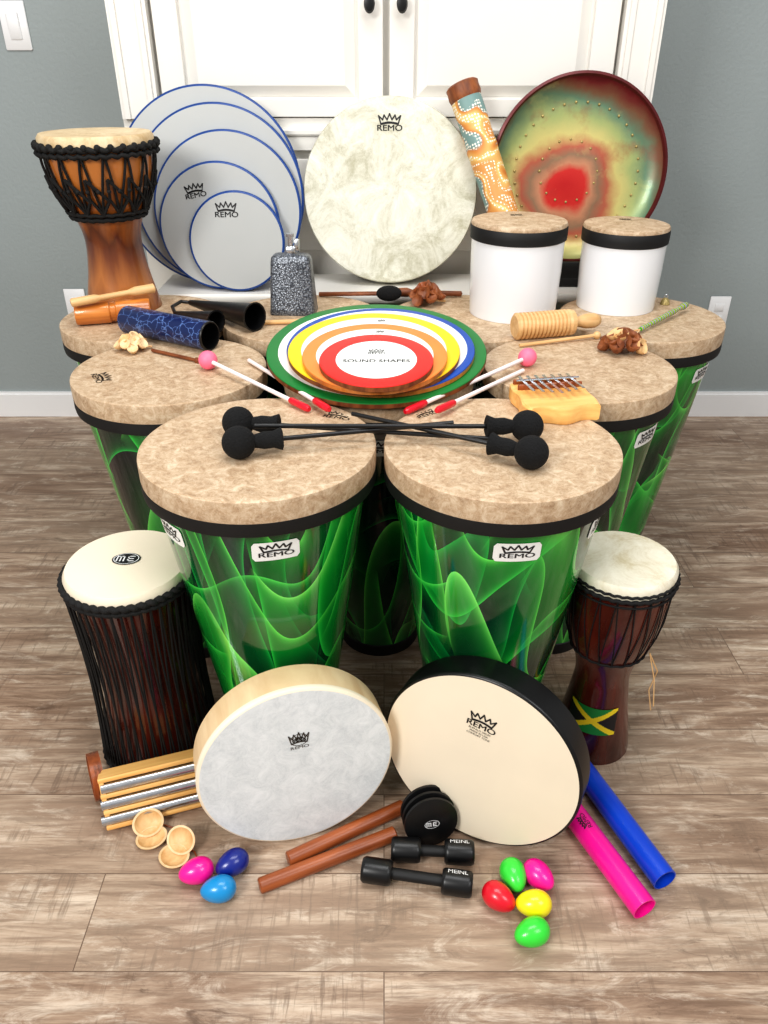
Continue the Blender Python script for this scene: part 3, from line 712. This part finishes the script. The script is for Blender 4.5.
def loft(b,secs,mat=0,cap=True):
    vs=[]
    for hx,hy,z,c in secs:
        o=[]
        for sx,sy,a0 in((1,1,0),(-1,1,90),(-1,-1,180),(1,-1,270)):
            for q in range(4):
                a=rad(a0+30*q); o.append((sx*(hx-c)+c*math.cos(a),sy*(hy-c)+c*math.sin(a),z))
        vs+=o
    fs=[]
    for i in range(len(secs)-1):
        for k in range(16): j=(k+1)%16; fs.append((i*16+k,i*16+j,i*16+16+j,i*16+16+k))
    if cap: fs.append(tuple((len(secs)-1)*16+k for k in range(16)))
    b.add(vs,fs,None,mat)
b=B(); loft(b,[(.050,.032,0,.010),(.051,.033,.004,.010),(.050,.031,.012,.010),(.044,.022,.112,.009),(.042,.020,.122,.009),(.036,.014,.127,.008)]); b.obj('bell',['hammer'],cb,40)
b=B(); b.box((0,0,.134),(.022,.016,.02),bev=.003); b.lathe([(.006,0),(.006,.022),(.009,.022),(.009,.028),(0,.028)],16,T(0,0,.142)); b.box((.014,0,.146),(.010,.012,.026),bev=.002); b.obj('clamp',['steel'],cb,40)
ag=thing('agogo_bells','pair of black cone bells joined by a bent rod','bell',T(-.345,1.650,HD))
for (A,Z,R_) in [((-.095,.10,.018),(.075,-.050,.030),.029),((-.11,.02,.016),(-.005,-.060,.023),.023)]:
    n=dist(A,Z); b=B()
    b.lathe([(0,0),(.006,.002),(R_*.62,n*.55),(R_*.95,n-.008),(R_+.0015,n),(R_-.002,n),(R_*.6,n*.55),(.003,.01)],40,AX(A,Z)); b.obj('bell',['black'],ag,50)
b=B(); b.tube([(-.095,.10,.018),(-.115,.10,.020),(-.125,.06,.020),(-.11,.02,.016)],.004,8); b.obj('handle',['black'],ag,50)
bs=thing('beater_stick','slim pale wooden beater stick','stick',AX((-.275,1.640,HD+.0055),(-.135,1.655,HD+.0055)))
b=B(); b.lathe([(0,0),(.005,0),(.005,.14),(0,.143)],12); b.obj('stick',['woodt'],bs)
A=(-.660,1.640,HD+.024);Z=(-.510,1.680,HD+.024)
wb=thing('tone_block','orange brown wooden tubular tone block','woodblock',AX(A,Z)); n=dist(A,Z)
b=B(); b.lathe([(.012,.03),(.017,.001),(.022,0),(.0235,.004),(.0235,n*.45),(.020,n*.47),(.020,n*.53),(.0235,n*.55),(.0235,n-.004),(.022,n),(.017,n),(.012,n-.03)],40)
b.obj('barrel',['woodo'],wb,40)
bs=thing('beater_stick','thick pale wooden beater lying across the tone block','stick',AX((-.655,1.612,HD+.056),(-.500,1.690,HD+.066)))
b=B(); b.lathe([(0,0),(.007,.001),(.009,.004),(.009,.05),(.006,.06),(.006,.12),(.010,.135),(.010,.175),(0,.18)],20); b.obj('stick',['woodt'],bs,40)
A=(-.535,1.588,HD+.029);Z=(-.340,1.478,HD+.029); n=dist(A,Z)
bt=thing('tube_shaker','dark blue crackle patterned open tube','shaker',AX(A,Z))
b=B(); b.lathe([(0,0),(.026,0),(.0285,.004),(.0285,n-.004)],48,None,0); b.lathe([(.0285,n-.004),(.029,n-.002),(.028,n),(.0255,n),(.0255,n-.02)],48,None,1); b.lathe([(.0255,n-.02),(.0255,.02),(0,.02)],48,None,1); b.obj('tube',['crackle','black'],bt,40)
bs=thing('beater_stick','short thin brown wooden stick','stick',AX((-.455,1.468,HD+.004),(-.352,1.408,HD+.004)))
b=B(); b.lathe([(0,0),(.0035,0),(.0035,.11),(.006,.114),(.005,.122),(0,.124)],10); b.obj('stick',['woodb'],bs,40)

# ---------------- floor items ----------------
def clave(A,Z):
    n=dist(A,Z); e=thing('clave','smooth brown hardwood clave lying on the floor','clave',AX(A,Z),'pair of claves')
    b=B(); b.lathe([(0,0),(.0105,.0),(.0125,.002),(.0125,n-.002),(.0105,n),(0,n)],32); b.obj('rod',['claves'],e,40)
clave((-.157,.792,.0125),(.034,.895,.0125)); clave((-.197,.745,.0125),(.019,.841,.0125))
def boom(A,Z,mt,lb,r=.0205,mark=False):
    n=dist(A,Z); e=thing('percussion_tube',lb,'tube',AX(A,Z),'coloured percussion tubes')
    b=B(); b.lathe([(r-.002,0),(r,0),(r,n),(r-.002,n),(r-.002,0)],40); b.obj('tube',[mt],e,40)
    if mark:
        v,f=text2d('REMO',.011); bb=B(); pts=[]
        for x,y in v:
            a=y/r; pts.append(((r+.0006)*math.sin(a),(r+.0006)*math.cos(a),x+.155))
        v2,f2=crown2d(.16); o=len(pts)
        for x,y in v2:
            a=(y*.008+.006)/r; pts.append(((r+.0006)*math.sin(a),(r+.0006)*math.cos(a),x*.011+.155))
        bb.add(pts,list(f)+[tuple(i+o for i in q) for q in f2]); bb.obj('logo',['print'],e)
boom((.398,.702,.0205),(.300,.935,.0205),'pink','hot pink plastic percussion tube on the floor',mark=True)
boom((.444,.750,.0205),(.352,.995,.0205),'boomblue','bright blue plastic percussion tube on the floor')
def egg(x,y,mt,col,rot):
    e=thing('egg_shaker',col+' plastic egg shaker lying on the floor','shaker',T(x,y,.0205)@Rz(rot)@Ry(90),'egg shakers')
    prf=[]
    for i in range(17):
        t=pi*i/16; z=-.028*math.cos(t); r=.0205*math.sin(t)*(1-.16*math.cos(t))
        prf.append((max(r,0),z))
    b=B(); b.lathe(prf,32); b.obj('shell',[mt],e,80)
for a in [(-.300,.766,'pink','hot pink',20),(-.245,.780,'navy','navy blue',35),(-.259,.735,'sky','light blue',10),(.206,.759,'green','lime green',100),(.246,.759,'pink','hot pink',130),(.178,.722,'red','red',140),(.230,.711,'yellow','yellow',0),(.220,.666,'green','lime green',20)]: egg(*a)
def twin(A,Z,lb):
    n=dist(A,Z); e=thing('twin_shaker',lb,'shaker',AX(A,Z),'black metal shakers')
    for z0 in(0,n-.048):
        b=B(); b.lathe([(0,z0),(.017,z0),(.0195,z0+.003),(.020,z0+.006),(.020,z0+.042),(.0195,z0+.045),(.017,z0+.048),(0,z0+.048)],32)
        b.obj('cylinder',['black'],e,40)
    b=B(); b.lathe([(.009,.047),(.009,.06),(.009,n-.06),(.009,n-.047)],20); b.obj('grip',['rubber'],e,50)
    v,f=text2d('MEINL',.0115); bb=B(); r=.0204
    bb.add([(-r*math.sin(-(y+.006)/r),r*math.cos((y+.006)/r),x+n-.024) for x,y in v],f); bb.obj('lettering',['mugwht'],e)
twin((.012,.806,.020),(.147,.799,.020),'shorter black cylinder shaker with narrow grip')
twin((-.035,.770,.020),(.139,.742,.020),'longer black cylinder shaker with narrow grip')
kd=thing('disc_clapper','stack of black round clapper discs with printed emblem','castanet',T(.078,.838,.047)@Rz(12))
for i in range(3):
    b=B(); M=T(0,.013*i,0)@Rx(76)
    b.lathe([(0,-.006),(.038,-.006),(.046,-.001),(.045,.003),(.028,.0065),(0,.0065)],48,M); b.obj('disc',['black'],kd,40)
b=B(); oval(b,Rx(76)@T(0,0,.0070),.014,.62); b.obj('logo',['print','mugwht'],kd)
for (x,y,r) in[(-.394,.842,25),(-.342,.808,-20)]:
    e=thing('castanet','pair of pale wooden finger castanets with cord','castanet',T(x,y,0)@Rz(r),'wooden finger castanets')
    for k,M in enumerate([T(0,-.008,.009)@Rx(0),T(0,.016,.020)@Rx(42)]):
        # hollow bowl shells, hollow side up on the lower one
        b=B(); pr=[(0,-.009),(.010,-.0085),(.018,-.0055),(.0235,.0),(.0240,.0022),(.0205,.0022)]
        b.lathe(pr,40,M@S(1.08,.95,1)); b.lathe([(.0205,.0022),(.0165,-.0022),(.009,-.0048),(0,-.0055)],40,M@S(1.08,.95,1),1); b.obj('shell',['woodp','woodt'],e,60)
    b=B(); b.tube([(-.010,.012,.010),(-.006,.022,.013),(.0,.020,.008),(.008,.022,.013),(.012,.012,.010),(.024,.014,.003),(.036,.004,.0015)],.0014,6); b.obj('cord',['claves'],e)
# chime bars on a wooden frame
cm=thing('chime_bars','three silver chime bars mounted on a pale wooden frame','chime',T(-.393,.888,.006)@Rz(18)@Rx(-22))
b=B(); b.box((0,.012,.046),(.164,.018,.092),bev=.003)
for z in(.003,.031,.060,.089): b.box((0,-.006,z),(.170,.024,.008),bev=.0015)
b.box((-.080,-.006,.046),(.008,.022,.090),bev=.001); b.box((.080,-.006,.046),(.008,.022,.090),bev=.001)
b.obj('wood_frame',['woodk'],cm)
for i,z in enumerate((.0165,.045,.074)):
    b=B(); b.tube([(-.090+.004*i,-.014,z),(.092,-.014,z)],.0088,18); b.obj('chime_bar',['steel'],cm)
b=B()
b.tube([(.083,-.006,.088),(.098,-.014,.06),(.090,-.020,.02),(.104,-.03,.0)],.0026,8); b.obj('cord',['woodt'],cm)
rd=thing('tambourine','small reddish wooden tambourine standing beside the talking drum','tambourine',T(-.512,.935,.0)@Rz(-62)@Rx(-4))
C=T(0,0,.042)@Rx(90)
b=B(); b.lathe([(.038,-.010),(.042,-.010),(.042,.010),(.038,.010),(.038,-.010)],64,C); b.obj('shell',['claves'],rd,40)
for a in range(0,360,60):
    b=B(); M=C@Rz(a)@T(.040,0,0)
    for q in(-.003,.003): b.lathe([(0,-.0008),(.008,0),(0,.0008)],16,M@T(0,0,q))
    b.obj('jingle',['steel'],rd)

# ---------------- lights ----------------
def area(loc,tgt,size,en,col=(1,1,1),sy=None):
    l=bpy.data.lights.new('lamp','AREA'); l.energy=en; l.size=size; l.color=col
    if sy: l.shape='RECTANGLE'; l.size_y=sy
    o=bpy.data.objects.new('area_light',l); COL.objects.link(o); o.location=loc
    o.rotation_euler=(Vector(tgt)-Vector(loc)).to_track_quat('-Z','Y').to_euler()
area((-1.6,-1.1,2.3),(0,1.3,.4),1.0,64,(1,.985,.96),1.0)
area((1.4,-.6,2.6),(0.1,1.5,.4),1.2,28,(.98,.99,1),1.2)
area((0,1.0,2.75),(0,1.1,0),1.5,27,(1,1,1),.9)
w=bpy.data.worlds.new('world'); SC.world=w; w.use_nodes=True
bg=w.node_tree.nodes['Background']; bg.inputs[0].default_value=(1,.995,.985,1); bg.inputs[1].default_value=.39

cam=bpy.data.cameras.new('camera'); co=bpy.data.objects.new('camera',cam); COL.objects.link(co)
co.location=(0,0,1.15); co.rotation_euler=(rad(59),0,0)
cam.sensor_fit='VERTICAL'; cam.sensor_height=24; cam.lens=24*775/1024; cam.clip_start=.01
SC.camera=co
